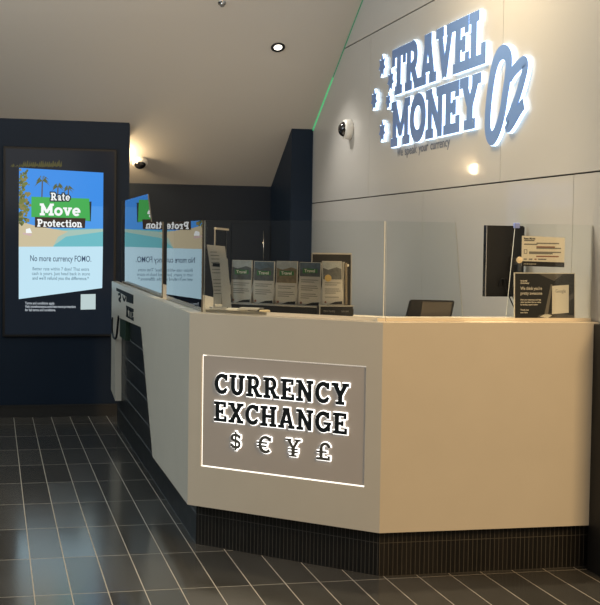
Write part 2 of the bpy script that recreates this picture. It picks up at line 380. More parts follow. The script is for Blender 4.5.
# dark cladding on the right wall in front of the counter
bm = nbox(XW-.035, XW, Y0, 5.29, 0, 1.11, bev=.002); struct('wall_right_cladding', bm, M['blackm']).name = 'trim_3'

# door in the recess
t = thing('recess_door', 'dark door with slim upright metal pull handle behind the counter', 'door', (2.3, YB, 0))
bm = nbox(2.10, 2.45, YB-.035, YB-.005, 0, 1.62, bev=.003); obj('door_leaf', bm, M['navy2'], t)
bm = bmesh.new(); tube(bm, [(2.385, YB-.07, 1.25), (2.385, YB-.07, 1.56)], .006)
for z in (1.28, 1.53): tube(bm, [(2.385, YB-.07, z), (2.385, YB-.03, z)], .004)
tag(obj('door_handle', bm, M['chrome'], t), 'slim metal pull handle')

# ------------------------------------------------------------------ counter
A = Vector((1.63, 5.282, 0)); B = Vector((.903, 6.02, 0)); ZT, ZB_ = 1.115, .203
YE = 10.12
ct = thing('service_counter', 'cream angled reception counter with lit currency exchange sign panel on its corner face', 'counter', (1.7, 6, 0))
def vfr(a, b): # frame on the vertical face running from a to b (seen left to right), normal outward
    d = (Vector(b)-Vector(a)); d.z = 0; return Fr((a[0], a[1], 0), d)
FM = vfr(B, A); FF = vfr(A, (2.643, 5.282, 0)); FS = vfr((.903, YE, 0), B); LEN = (A-B).length
th = .046
# front face
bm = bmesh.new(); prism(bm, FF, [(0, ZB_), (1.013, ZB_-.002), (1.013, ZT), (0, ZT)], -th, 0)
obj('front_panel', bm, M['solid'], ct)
# corner face with the cut-out for the sign
bm = bmesh.new(); s0, s1, q0, q1 = .074, .957, .394, .923
for P in ([(0, ZB_), (LEN, ZB_), (LEN, q0), (0, q0)], [(0, q1), (LEN, q1), (LEN, ZT), (0, ZT)], [(0, q0), (s0, q0), (s0, q1), (0, q1)], [(s1, q0), (LEN, q0), (LEN, q1), (s1, q1)]):
    prism(bm, FM, P, -th, 0)
obj('corner_panel', bm, M['solid'], ct)
# long side with the slanted opening showing dark tiles
bm = bmesh.new(); uY = lambda y: YE-y
O1, O2, O3 = (uY(9.80), .880), (uY(8.06), .912), (uY(7.40), ZB_)
prism(bm, FS, [(0, .89), O1, O2, (uY(6.02), .912), (uY(6.02), ZT), (0, ZT+.02)], -th, 0)
prism(bm, FS, [O2, O3, (uY(6.02), ZB_), (uY(6.02), .912)], -th, 0)
prism(bm, FS, [(0, .285), (uY(9.75), .240), (uY(9.78), .86), O1, (0, .89)], -th, 0)
obj('side_panel', bm, M['solid'], ct)
# tiled plinth and cladding behind the panels
bm = bmesh.new(); KF = 5.332; KX = .953
box(bm, 1.646, 2.643, KF, KF+.03, 0, ZT-.05); obj('front_plinth', bm, M['kick_f'], ct)
bm = bmesh.new(); fk = vfr((KX, 6.069, 0), (1.650, KF, 0)); prism(bm, fk, [(0, 0), (1.013, 0), (1.013, ZT-.05), (0, ZT-.05)], -.03, 0); obj('corner_plinth', bm, M['kick_d'], ct)
bm = nbox(KX, KX+.03, 6.07, YE, 0, ZT-.05); obj('side_cladding', bm, M['clad'], ct)
# worktop
bm = bmesh.new()
ft = Fr((0, 0, 0), (1, 0, 0), (0, 1, 0))
poly = [(.905, YE), (.905, 6.024), (1.632, 5.285), (2.640, 5.285), (2.640, 5.72), (1.80, 5.72), (1.30, 6.22), (1.30, YE)]
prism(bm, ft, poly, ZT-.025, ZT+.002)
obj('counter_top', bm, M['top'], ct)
bm = bmesh.new(); prism(bm, FF, [(0, ZT-.012), (1.012, ZT-.012), (1.012, ZT+.016), (0, ZT+.016)], -.10, -.085)
prism(bm, FM, [(.03, ZT), (LEN-.03, ZT), (LEN-.03, ZT+.016), (.03, ZT+.016)], -.10, -.085)
obj('glass_channel', bm, M['top'], ct)
bm = nbox(1.27, 2.64, 6.20, 6.9, .72, .75); box(bm, 1.30, 1.33, 6.2, 6.9, 0, .72); box(bm, 2.5, 2.53, 6.2, 6.9, 0, .72); box(bm,1.27,2.64,6.2,6.215,.6,.75)
tag(obj('inner_desk', bm, M['solid']), 'low staff desk standing behind the counter', 'desk')

# sign in the corner face
sg = thing('exchange_sign', 'recessed grey sign panel with lit dark lettering reading CURRENCY EXCHANGE', 'sign', FM.p(.5, q0, 0))
M['signp'] = mat('taupe_sign_panel', (.50, .46, .43), .45, var=.02)
g = .006
bm = bmesh.new(); prism(bm, FM, [(s0+g, q0+g), (s1-g, q0+g), (s1-g, q1-g), (s0+g, q1-g)], -.040, -.006); obj('panel', bm, M['signp'], sg)
bm = bmesh.new()
for P in ([(s0, q0), (s1, q0), (s1, q0+g), (s0, q0+g)], [(s0, q0), (s0+g*.4, q0), (s0+g*.4, q1), (s0, q1)]): prism(bm, FM, P, -.040, -.010)
obj('edge_light', bm, M['led'], sg)
M['led2'] = emi('led_strip_dim', (1., .93, .80), .9)
bm = bmesh.new()
for P in ([(s1-g*.6, q0), (s1, q0), (s1, q1), (s1-g*.6, q1)], [(s0, q1-g*.5), (s1, q1-g*.5), (s1, q1), (s0, q1)]): prism(bm, FM, P, -.040, -.016)
tag(obj('edge_light', bm, M['led2'], sg), 'dimmer lit gap along the top and right edges')
def lit_letter(name, ch, fr, u, v, h, sx, n0, n1, n2, grow, face, back, parent, lab=None, fg=0):
    bm = bmesh.new(); glyph(bm, ch, fr, u, v, h, n0, n1, sx, grow+fg); b = obj(name, bm, back, parent)
    if lab: b['label'] = lab
    bm = bmesh.new(); glyph(bm, ch, fr, u, v, h, n1+.0015, n2, sx, fg); obj('letter_face', bm, face, b)
for wd, u0, u1, v, h in (('CURRENCY', .151, .874, .745, .096), ('EXCHANGE', .151, .869, .616, .094)):
    for c, u, sx in word_pos(wd, u0, u1, h, .09): lit_letter('letter', c, FM, u, v, h, sx, -.006, -.0015, .0035, .0030, M['ink'], M['halo_s'], sg)
M['ink2'] = mat('dark_grey_symbol_face', (.085, .085, .075), .45)
for c, u0, u1, h in (('$', .240, .310, .072), ('€', .394, .473, .080), ('¥', .550, .630, .080), ('£', .712, .786, .080)):
    v = .492 if c != '$' else .497
    lit_letter('currency_symbol', c, FM, u0, v, h, (u1-u0)/h/GL[c][0], -.006, -.0015, .003, .0026, M['ink2'], M['halo_s'], sg)

# print on the long side
FS2 = Fr((.903, 0, 0), (0, -1, 0))
lg = thing('side_logo', 'small black logo and letters at the far top of the counter side', 'logo', (.903, 9, 1))
bm = bmesh.new()
prism(bm, FS2, [(-9.70, 1.098), (-8.52, 1.094), (-8.52, 1.036), (-8.95, 1.030), (-8.95, 1.066), (-9.70, 1.078)], 0, .004)
ribbon_prism(bm, FS2, smooth_path([(-9.55, 1.055), (-9.42, 1.062), (-9.38, 1.04), (-9.52, 1.02), (-9.38, 1.012)], 5), .016, 0, .004)
ribbon_prism(bm, FS2, smooth_path([(-9.22, 1.056), (-9.12, 1.03), (-9.02, 1.056)], 4), .016, 0, .004)
obj('emblem', bm, M['ink'], lg)
bm = bmesh.new(); slab_word(bm, 'KTE', FS2, -8.96, -8.49, .925, .078, 0, .004); obj('lettering', bm, M['ink'], lg)
# cable hanging at the far end
bm = bmesh.new(); tube(bm, smooth_path([(.899, 9.98, .86), (.897, 9.98, .76), (.895, 9.84, .715), (.895, 9.62, .735), (.897, 9.52, .85), (.90, 9.50, .90)], 6), .008)
tag(obj('cable', bm, M['black']), 'black cable looping down the far end of the counter side', 'cable')
M['green_refl'] = mat('green_reflection_tone', (.010, .032, .018), .5)  # dark green block imitates a green reflection inside the side opening
bm = nbox(.920, .9525, 9.20, 9.62, .74, .90, bev=.002)
tag(obj('green_reflection', bm, M['green_refl']), 'dark green block painted as a green reflection, top corner of side opening', 'box')

# ------------------------------------------------------------------ glass screens
def pane(label, fr, poly, thick=.008, edge='edge'):
    bm = bmesh.new(); prism(bm, fr, poly, -thick/2, thick/2, 0, side=1)
    return tag(obj('glass_pane', bm, [M['glass'], M[edge]], ct), label)
GY = 5.387; ZG = ZT+.003; ZGT = 1.553
gf = Fr((0, GY, 0), (1, 0, 0))
pane('clear glass screen on counter front between corner post and slanted gap, left of monitor', gf, [(1.672, ZG), (2.034, ZG), (1.989, ZGT), (1.672, ZGT)])
pane('clear glass screen at right end of counter with papers fixed to it', gf, [(2.236, ZG), (2.646, ZG), (2.646, ZGT), (2.272, ZGT)])
ga = Vector((1.664, 5.389, 0)); gb = Vector((.978, 6.062, 0))
gm = vfr(gb, ga); gl = (ga-gb).length
pane('clear glass screen on angled corner section in front of leaflets', gm, [(0, ZG), (gl, ZG), (gl, ZGT), (0, ZGT)])
gs = Fr((.970, 0, 0), (0, -1, 0))
pane('near clear glass screen along counter side, mirroring the advert screen', gs, [(-7.335, ZG), (-6.07, ZG), (-6.07, ZGT), (-7.335, ZGT+.008)], edge='dedge')
pane('tall stepped glass screen at far end of counter side', gs, [(-10.05, ZG), (-7.555, ZG), (-7.555, 1.566), (-8.115, 1.572), (-8.32, 1.755), (-10.05, 1.755)], edge='dedge')

# ------------------------------------------------------------------ advert screen on the partition
FD = Fr((0, YS, 0), (1, 0, 0))
ad = thing('display_screen', 'tall wall advert screen showing beach picture and Rate Move Protection text', 'screen', (.54, YS, .7))
bm = nbox(.075, .985, YS-.030, YS, .66, 2.20, bev=.004); obj('screen_body', bm, M['black'], ad)
bm = bmesh.new(); prism(bm, FD, [(.095, .68), (.965, .68), (.965, 2.18), (.095, 2.18)], .0302, .0308); obj('screen_panel', bm, M['s_back'], ad)
def Q(x, y): return (.201+(x-19)*.00804, 2.028-.00811*(y-168)+(x-19)*.00023)
mi = {}; ML = []
def sm(n):
    if n not in mi: mi[n] = len(ML); ML.append(M[n])
    return mi[n]
bm = bmesh.new(); lay = [.0311]
def shp(n, pts):
    prism(bm, FD, [Q(*p) for p in pts], lay[0]-.0002, lay[0]+.0002, sm(n)); lay[0] += .00002
random.seed(9)
def frond(n, cx, cy, r, k=9, w=1.5):
    for i in range(k):
        a = D(-200+220*i/(k-1)+random.uniform(-8, 8)); L = r*random.uniform(.8, 1.1)
        tip = (cx+L*math.cos(a), cy+L*.8*math.sin(a)+L*.45); mid = (cx+L*.55*math.cos(a), cy+L*.75*math.sin(a)*.8)
        shp(n, [(cx, cy), (mid[0]-.3, mid[1]-w*.5), tip, (mid[0]+.2, mid[1]+w*.6)])
shp('s_sky', [(19, 168), (103, 173), (103, 247), (19, 247)])
shp('s_sky2', [(19, 205), (103, 207), (103, 231), (19, 229)])
shp('s_sea', [(45, 229), (103, 229.5), (103, 247.5), (45, 247)])
shp('s_surf', [(46, 233), (60, 231), (103, 229.5), (103, 232.5), (66, 237), (52, 247), (44, 247)])
shp('s_sand', [(19, 221), (36, 226), (58, 230), (68, 232), (58, 237), (53, 247), (19, 247)])
for k in range(110):
    x = 19+random.random()**1.5*11; y = 170+random.random()*54; r = random.uniform(1.0, 2.8)*(1 if y > 180 else .8)
    x = max(x, 19+r*.75)
    shp(random.choice(['s_palm', 's_palm2', 's_palm3']), [(x+r*random.uniform(.55, 1)*math.cos(D(a)), y+r*random.uniform(.55, 1.1)*math.sin(D(a))) for a in range(0, 360, 45)])
for cx, cy, r in ((42, 181, 8), (57.5, 187, 6), (68, 189, 5.5)):
    shp('s_trunk', [(cx-.6, cy), (cx+.6, cy), (cx+.2, cy+17), (cx-1, cy+17)])
    frond('s_palm', cx, cy, r, 11)
for k in range(16): frond('s_olive', 12+k*3.0+random.uniform(-1, 1), 165+random.uniform(-3, 1), 5, 4, 1.0) if False else None
for k in range(26):
    x = 10+k*1.95; shp('s_olive', [(x, 168-abs(random.gauss(0, 1))), (x+1.3, 160+random.uniform(0, 4)+(3 if k < 6 else 0)), (x+2.2, 160.5+random.uniform(0, 4)+(3 if k < 6 else 0)), (x+2.6, 166.5)])
shp('s_dark', [(88, 202), (91.2, 202), (90.6, 222), (84, 221)])
shp('s_green', [(31.2, 196.7), (88.9, 199), (89.8, 221.5), (31.2, 217)])
shp('s_brown', [(34.8, 217), (85.3, 218.8), (84.7, 228.8), (34.8, 227.4)])
shp('s_white', [(26, 229), (30, 228), (32, 233), (26, 233)]); shp('s_pink', [(23, 232.5), (32, 234), (31, 236), (23, 234)])
shp('s_card', [(19, 246.5), (103, 247.5), (102.6, 289.6), (19.3, 298.8)])
shp('s_qr', [(81, 295.5), (96, 295.5), (96, 311), (81, 311)])
obj('screen_image', bm, ML, ad)
def caption(words, c, g=0, n=.033):
    bm = bmesh.new()
    for wd, x0, x1, yb, h in words:
        a = Q(x0, yb); b = Q(x1, yb); slab_word(bm, wd, FD, a[0], b[0], a[1], h*.00811, n, n+.0006, g)
    return obj('caption', bm, c, ad)
caption([('Rate', 50.5, 69.5, 200.5, 7.6)], M['s_dark'], .010, .0345)
caption([('Rate', 50.5, 69.5, 200.5, 7.6)], M['s_white'], 0, .0352)
caption([('Move', 39.8, 80, 215.2, 11.5)], M['s_white'], .002, .0352)
caption([('Protection', 37.3, 81.8, 226.6, 7.4)], M['s_white'], .001, .0352)
def cap(body, x0, x1, yb, size, m, bold=0):
    a = Q(x0, yb); b = Q(x1, yb); text('caption', body, FD, a[0], a[1], size*.00811, .0352, m, ad, width=b[0]-a[0], bold=bold)
cap('No more currency FOMO.', 30, 91, 261, 8.6, M['s_text'], .0006)
cap('Better rate within 7 days? That extra', 32.5, 89, 270.2, 4.6, M['s_text2'], .0004)
cap('cash is yours. Just head back in store', 32, 90, 274.9, 4.6, M['s_text2'], .0004)
cap("and we'll refund you the difference.*", 32.5, 89, 279.6, 4.6, M['s_text2'], .0006)
cap('Terms and conditions apply.', 25.5, 55, 304.2, 3.6, M['s_foot'], .0006)
cap('Visit travelmoneyoz.com/rate-move-protection', 25.5, 76, 307.6, 3.6, M['s_foot'], .0006)
cap('for full terms and conditions.', 25.5, 56, 311.0, 3.6, M['s_foot'], .0006)

# ------------------------------------------------------------------ big wall sign
ws = thing('wall_sign', 'large halo-lit blue lettering reading TRAVEL MONEY OZ with small stars on the white wall', 'sign', (XW, 7.5, 2.1))
gw = .003; NB, NF = .019, .024
for wd, y0, y1, v, h in (('TRAVEL', 8.40, 6.70, 2.462, .297), ('MONEY', 8.40, 6.765, 2.118, .290)):
    for c, u, sx in word_pos(wd, -y0, -y1, h, .02): lit_letter('letter', c, fw, u, v, h, sx, .001, NB, NF, gw, M['blue_face'], M['halo'], ws, fg=.007)
O_ = [(6.432,2.48),(6.367,2.438),(6.374,2.344),(6.406,2.252),(6.439,2.16),(6.498,2.078),(6.573,2.035),(6.633,2.07),(6.646,2.15),(6.632,2.247),(6.604,2.342),(6.568,2.416),(6.507,2.471)]
Z_ = [(6.345,2.335),(6.30,2.36),(6.226,2.383),(6.170,2.392),(6.145,2.37),(6.172,2.312),(6.235,2.225),(6.315,2.145),(6.372,2.098),(6.350,2.078),(6.290,2.105),(6.215,2.152),(6.160,2.180)]
for q_, (pts, cl) in enumerate(((O_, True), (Z_[:9], False), (Z_[8:], False))):
    P = smooth_path([(-a, b) for a, b in pts], 6, cl); W2 = .078*(1 if cl else .80)
    if not q_ == 2: bm = bmesh.new(); bf = bmesh.new()
    ribbon_prism(bm, fw, P, W2+2*gw, .001, NB+q_*.0003, cl); ribbon_prism(bf, fw, P, W2, NB+.0015, NF+q_*.0004, cl)
    if q_ == 1: continue
    b = tag(obj('letter', bm, M['halo'], ws), 'script letter of the tilted word Oz'); obj('letter_face', bf, M['blue_face'], b)
for y, z, r in ((8.645, 2.692, .078), (8.44, 2.568, .074), (8.826, 2.476, .074), (8.489, 2.434, .056), (8.617, 2.237, .074)):
    star = lambda R, q: [(-y+R*(1 if k % 2 == 0 else .58)*math.cos(D(90+k*360/14)), z+R*(1 if k % 2 == 0 else .58)*math.sin(D(90+k*360/14))) for k in range(14)]
    bm = bmesh.new(); prism(bm, fw, star(r+.006, 0), .001, NB); b = obj('star', bm, M['halo'], ws)
    bm = bmesh.new(); prism(bm, fw, star(r, 0), NB, NF); obj('star_face', bm, M['blue_face'], b)
for wd_, a_, b_ in (('We', 0, .125), ('speak', .165, .415), ('your', .455, .64), ('currency', .68, 1.03)):
    text('tagline_word', wd_, fw, -8.33+a_, 2.045, .085, .002, M['tagline'], ws, width=b_-a_, bold=.0008)

# ------------------------------------------------------------------ ceiling fittings
FC = Fr((0, YS, ZS), (1, 0, 0), (0, 1, -TAN)); FC.N = -FC.N if FC.N.z > 0 else FC.N
cv = lambda y: (y-YS)/math.cos(D(29.6))*1.0
def dome_cam(label, fr, u, v, r, depth, name='dome_camera'):
    t = thing(name, label, 'security camera', fr.p(u, v, 0), None)
    bm = bmesh.new(); ring(bm, fr, u, v, [(r*.9, -.001), (r, .004), (r, depth*.55), (r*.93, depth*.68), (r*.72, depth*.70), (.001, depth*.66)]); obj('housing', bm, M['white_pl'], t, True)
    bm = bmesh.new(); ring(bm, fr, u, v, [(r*.76, depth*.66), (r*.74, depth*.80), (r*.60, depth*.98), (r*.38, depth*1.12), (r*.15, depth*1.18), (.0008, depth*1.19)]); tag(obj('dome', bm, M['dome'], t, True), 'dark smoked dome')
    return t
dome_cam('round white security camera with dark dome on the sloping ceiling near back recess', FC, 1.231, cv(11.19), .066, .062)
fwc = Fr((XW, 0, 0), (0, -1, 0))
dome_cam('round white security camera with dark dome on the white wall left of big sign', fwc, -9.50, 2.325, .075, .085)
def downlight(label, u, y, r, on=True):
    t = thing('downlight', label, 'ceiling light', FC.p(u, cv(y), 0))
    bm = bmesh.new(); ring(bm, FC, u, cv(y), [(r, 0), (r, .006), (r*.92, .009), (r*.62, .004), (r*.57, .0)]); obj('trim_ring', bm, M['black'], t, True)
    bm = bmesh.new(); disc(bm, FC, u, cv(y), r*.58, .0035, .0045); tag(obj('lens', bm, M['lamp'], t), 'bright white lens')
downlight('small round recessed downlight lit white on the sloping ceiling', 2.128, 9.76, .055)
t = thing('sprinkler', 'small dark sprinkler head at top of the sloping ceiling', 'sprinkler', FC.p(1.616, cv(9.347), 0))
bm = bmesh.new(); ring(bm, FC, 1.616, cv(9.347), [(.030, 0), (.030, .003), (.012, .006), (.010, .020)]); obj('escutcheon', bm, M['chrome'], t, True)
bm = bmesh.new(); disc(bm, FC, 1.616, cv(9.347), .015, .026, .028, 12)
for s in (-1, 1): prism(bm, FC, [(1.616+s*.012, cv(9.347)-.002), (1.616+s*.016, cv(9.347)-.002), (1.616+s*.016, cv(9.347)+.002), (1.616+s*.012, cv(9.347)+.002)], .003, .027)
obj('deflector', bm, M['greyink'], t)
# ------------------------------------------------------------------ leaflets in their racks
def leaflet(label, x, y, z, w, h, kind, lean=.03, yaw=0.):
    """a folded leaflet leaning back in its slot"""
    t = thing('leaflet', label, 'leaflet', (x, y, z), 'leaflets in the counter rack')
    U = Vector((math.cos(yaw), math.sin(yaw), 0)); V = Vector((-math.sin(yaw)*lean, math.cos(yaw)*lean, h)).normalized()
    fr = Fr((x, y, z), U, V)
    bm = bmesh.new(); prism(bm, fr, [(0, 0), (w, 0), (w, h), (0, h)], -.007, 0)
    obj('pages', bm, M['paper'], t)
    ph = {'a': ('photo_sky', 'photo_dark', .46), 'b': ('photo_blue', 'photo_dark', .46), 'c': ('photo_sky', 'photo_ochre', .50), 'd': ('photo_blue', 'photo_dark', .33), 'e': ('photo_sky', 'photo_dark', .42)}[kind]
    hp = h*(1-ph[2]); e = .003
    bm = bmesh.new(); prism(bm, fr, [(e, h*.80), (w-e, h*.80), (w-e, h-e), (e, h-e)], 0, .0006)
    prism(bm, fr, [(e, hp), (w-e, hp), (w-e, h*.82), (w*.72, h*.86), (w*.3, h*.80), (e, h*.84)], 0, .0009, 1)
    obj('cover_photo', bm, [M[ph[0]], M[ph[1]]], t)
    if kind != 'e':
        bm = bmesh.new(); gy = h*(.66 if kind != 'd' else .74)
        prism(bm, fr, [(w*.16, gy), (w*.86, gy+.003), (w*.84, gy+h*.11), (w*.16, gy+h*.12)], .0009, .0016); b = obj('title_block', bm, M['leafgreen'], t)
        text('title', 'Travel', fr, w*.24, gy+h*.03, h*.10, .0018, M['whiteink'], t, width=w*.5, bold=.0004)
    else:
        bm = bmesh.new(); disc(bm, fr, w*.28, hp+.006, w*.17, .0009, .0016, 20); obj('badge', bm, M['yellow'], t)
    bm = bmesh.new(); yy = hp-.018; k = 0
    while yy > h*.14:
        L_ = [.80, .62, .0, .74, .80, .55, 0, .7, .78, .4, 0, .7, .6][k % 13]
        if L_: prism(bm, fr, [(w*.1, yy), (w*(.1+L_), yy), (w*(.1+L_), yy+.0034), (w*.1, yy+.0034)], 0, .0007)
        yy -= .0095; k += 1
    obj('body_text', bm, M['greyink'], t)
    bm = bmesh.new(); prism(bm, fr, [(w*.30, .003), (w-e, .003), (w-e, h*.085), (w*.62, h*.07)], 0, .0008); obj('footer_wedge', bm, M['dark_card'], t)
    bm = bmesh.new(); disc(bm, fr, w*.12, h*.06, w*.05, 0, .0008, 14); obj('footer_dot', bm, M['redink'], t)
RO = Vector((1.125, 6.205, ZG)); RU = Vector((.7071, -.7071, 0)); RN = Vector((-.7071, -.7071, 0))
fR = Fr(RO, RU)                                          # u along the rack, v up, n toward the viewer
RL = .518
t = thing('leaflet_rack', 'clear four slot leaflet rack with black base behind the angled glass', 'leaflet holder', RO)
bm = bmesh.new(); prism(bm, fR, [(-.004, 0), (RL+.004, 0), (RL+.004, .034), (-.004, .034)], -.09, .012); obj('base', bm, M['dark_card'], t)
for i in range(5):
    bm = bmesh.new(); fd = Fr(fR.p(i*RL/4-.0015, 0, 0), -fR.N)
    prism(bm, fd, [(-.010, .034), (.06, .034), (.07, .225), (.045, .225), (-.008, .06)], 0, .003); obj('divider', bm, M['acedge'], t)
bm = bmesh.new(); prism(bm, fR, [(0, .033), (RL, .033), (RL, .040), (0, .040)], .010, .013); obj('front_lip', bm, M['acedge'], t)
bm = bmesh.new(); prism(bm, fR, [(0, .034), (RL, .034), (RL, .22), (0, .22)], -.072, -.069); obj('back_plate', bm, M['dark_card'], t)
for i, (k, l) in enumerate((('a', 'first leaflet from the left, pale cover with green title'), ('b', 'second leaflet from the left, blue-grey cover with green title'), ('c', 'third leaflet from the left, ochre lower photo and green title'), ('d', 'fourth leaflet from the left, long text below a small green title'))):
    p = fR.p(i*RL/4+.007, .040, -.006)
    leaflet(l+', four slot rack', p.x, p.y, p.z, RL/4-.012, .208-(.003*(i % 2)), k, .006, -PI/4)
# the taller framed holder to the right
t = thing('leaflet_holder', 'black backed leaflet holder with pale frame, right of four slot rack', 'leaflet holder', (1.53, 5.79, ZG))
HX0, HX1, HY, HZ = 1.462, 1.628, 5.765, ZG
fh = Fr((HX0, HY+.125, HZ), (1, 0, 0), (0, .03, 1))
W_ = HX1-HX0+.030
bm = bmesh.new(); prism(bm, fh, [(0, 0), (W_, 0), (W_, .288), (0, .288)], -.004, 0); obj('back_plate', bm, M['dark_card'], t)
bm = bmesh.new()
for P in ([(0, .283), (W_, .283), (W_, .290), (0, .290)], [(W_-.004, 0), (W_, 0), (W_, .288), (W_-.004, .288)], [(0, 0), (.004, 0), (.004, .288), (0, .288)]): prism(bm, fh, P, -.005, .003)
obj('frame', bm, M['acedge'], t)
bm = nbox(HX0+.002, HX1-.004, HY-.03, HY+.030, HZ, HZ+.046, bev=.002); box(bm, 1.575, 1.64, HY+.02, HY+.13, HZ, HZ+.03); obj('base', bm, M['dark_card'], t)
bm = nbox(HX0, HX0+.004, HY-.033, HY-.029, HZ, HZ+.05); box(bm, HX0, HX1, HY-.033, HY-.029, HZ+.044, HZ+.049); obj('front_lip', bm, M['acedge'], t)
fb = Fr((HX0, HY-.0305, HZ), (1, 0, 0))
text('base_print', 'travel money', fb, .020, .018, .018, .0005, M['greyink'], t, width=.055)
text('base_print', 'take one', fb, .105, .018, .016, .0005, M['greyink'], t, width=.035)
bm = bmesh.new(); disc(bm, fh, W_-.018, .232, .006, 0, .003, 14); obj('fixing', bm, M['whiteink'], t)
leaflet('folded leaflet with purple-brown photo and ochre badge, in the framed black holder', HX0+.026, HY+.002, HZ+.050, .095, .205, 'e')
for i, yy in enumerate((0, 1)):
    bm = bmesh.new(); fq = Fr((HX0+.124+.011*i, HY+.010, HZ+.050), (.55, .83, 0), (0, .08, 1))
    prism(bm, fq, [(0, 0), (.03, 0), (.03, .20-.004*i), (0, .20-.004*i)], -.002, .001)
    tag(obj('leaflet', bm, M['photo_ochre' if i else 'paper']), ['pale leaflet seen edge-on beside ochre badge leaflet in black holder', 'ochre leaflet seen edge-on at far right inside black holder'][i], 'leaflet', 'leaflets in the counter rack')

# left stand: clear upright with price-list sheets
t = thing('leaflet_stand', 'tall clear upright stand at the left end of the counter corner', 'stand', (1.07, 6.35, ZG))
fl = Fr((1.088, 6.42, ZG), (1, 0, 0))
bm = bmesh.new(); prism(bm, fl, [(0, 0), (.060, 0), (.060, .405), (0, .405)], -.002, .002, 0, side=1); obj('upright', bm, [M['acrylic'], M['acedge']], t)
bm = bmesh.new(); prism(bm, fl, [(-.002, .398), (.070, .392), (.070, .402), (-.002, .408)], -.003, .004); prism(bm, fl, [(-.004, 0), (.002, 0), (.002, .405), (-.004, .405)], -.003, .004); obj('rim', bm, M['acedge'], t)
bm = nbox(1.07, 1.17, 6.36, 6.46, ZG, ZG+.006); obj('base', bm, M['acedge'], t)
bm = bmesh.new(); ring(bm, fl, 0, .402, [(.006, -.002), (.006, .006), (.003, .008), (.0005, .008)]); obj('fixing', bm, M['whiteink'], t)
bm = bmesh.new(); fq = Fr((1.045, 6.22, ZG+.03), (.96, -.28, 0), (-.10, .04, 1))
prism(bm, fq, [(.015, 0), (.100, .0), (.088, .285), (.0, .292)], -.004, 0, 0)
for k in range(13):
    w_ = random.uniform(.03, .06); zz = .05+k*.017
    if k not in (5,): prism(bm, fq, [(.014, zz), (.014+w_, zz), (.014+w_, zz+.004), (.014, zz+.004)], 0, .0008, 1)
prism(bm, fq, [(.02, .185), (.070, .183), (.070, .200), (.02, .202)], 0, .0012, 2); prism(bm, fq, [(.045, .0), (.098, 0), (.097, .05), (.05, .055)], 0, .0012, 2)
tag(obj('leaflet', bm, [M['paper'], M['greyink'], M['ink']]), 'grey rate sheet standing tilted in front of the tall clear stand', 'leaflet')
bm = bmesh.new(); fq = Fr((1.085, 6.16, ZG+.0), (.9, -.35, 0), (-.06, .06, 1)); prism(bm, fq, [(0, .02), (.045, .015), (.040, .255), (.0, .262)], -.002, 0)
tag(obj('leaflet', bm, M['paper']), 'thin blank grey leaflet between tilted rate sheet and first rack leaflet', 'leaflet')
bm = bmesh.new(); fq = Fr((1.0, 6.5, ZG+.20), (1, 0, 0)); prism(bm, fq, [(0, .075), (.028, .075), (.028, .105), (0, .105)], -.012, .012)
bmesh.ops.bevel(bm, geom=bm.edges[:], offset=.005, segments=2, affect='EDGES')
t2 = thing('pen_holder', 'small peach coloured clip on a dark post left of the rate sheet', 'clip', (1.014, 6.5, ZG))
obj('clip', bm, M['peach'], t2); bm = bmesh.new(); tube(bm, [(1.014, 6.503, ZG), (1.014, 6.503, ZG+.28)], .005); obj('post', bm, M['black'], t2)
# loose leaflets and a little block on the worktop
for i, (x, y, a, m_) in enumerate(((1.035, 6.125, .15, 'paper'), (1.085, 6.075, -.5, 'paperw'), (1.135, 6.045, -.75, 'paper'))):
    bm = bmesh.new(); U = Vector((math.cos(a), math.sin(a), 0)); Vv = Vector((-math.sin(a), math.cos(a), .10+.03*i))
    fq = Fr((x, y, ZG+.003+.004*i), U, Vv); k = 6
    for q in range(k):
        v0, v1 = .07*q/k, .07*(q+1)/k
        prism(bm, fq, [(0, v0), (.11, v0), (.11, v1), (0, v1)], .004*math.sin(q*.7), .002+.004*math.sin(q*.7+.3), 0)
    tag(obj('loose_leaflet', bm, M[m_]), ['crumpled leaflet lying flat, leftmost on the counter below rate sheet', 'whiter crumpled leaflet lying on the counter below rate sheet', 'crumpled leaflet lying nearest the rack base, below first leaflet'][i], 'leaflet', 'loose leaflets on the counter')
bm = nbox(1.225, 1.275, 5.94, 5.965, ZG, ZG+.016, bev=.003); tag(obj('card_block', bm, M['cream']), 'little cream block on counter in front of black rack base', 'block')

# ------------------------------------------------------------------ right end: notices, monitor, terminal
t = thing('counter_notice', 'black landscape notice with white text and phone picture, propped on the counter', 'notice', (2.44, 5.43, ZG))
fn = Fr((2.297, 5.425, ZG+.004), (1, 0, 0), (0, .05, 1)); NW, NH = .290, .208
bm = bmesh.new(); prism(bm, fn, [(-.004, -.003), (NW+.004, -.003), (NW+.004, NH+.004), (-.004, NH+.004)], -.006, 0); tag(obj('frame', bm, M['paperw'], t), 'pale border')
bm = bmesh.new(); prism(bm, fn, [(0, 0), (NW, 0), (NW, NH), (0, NH)], 0, .0008); obj('card', bm, M['dark_card'], t)
M['greyshape'] = mat('grey_photo_shape', (.13, .115, .095), .5); M['greyshape2'] = mat('dim_photo_shape', (.06, .053, .045), .5)
bm = bmesh.new(); prism(bm, fn, [(.11, NH), (.19, .175), (.235, NH)], .0008, .0012); prism(bm, fn, [(.10, 0), (.29, 0), (.29, .018), (.20, .030), (.12, .02)], .0008, .0012); prism(bm, fn, [(.255, .10), (.29, .125), (.29, .10), (.26, .08)], .0008, .0012); obj('photo_shapes', bm, M['greyshape2'], t)
bm = bmesh.new(); prism(bm, fn, [(.142, .022), (.160, .022), (.182, .158), (.174, .160)], .0012, .002); obj('stand_picture', bm, M['greyshape'], t)
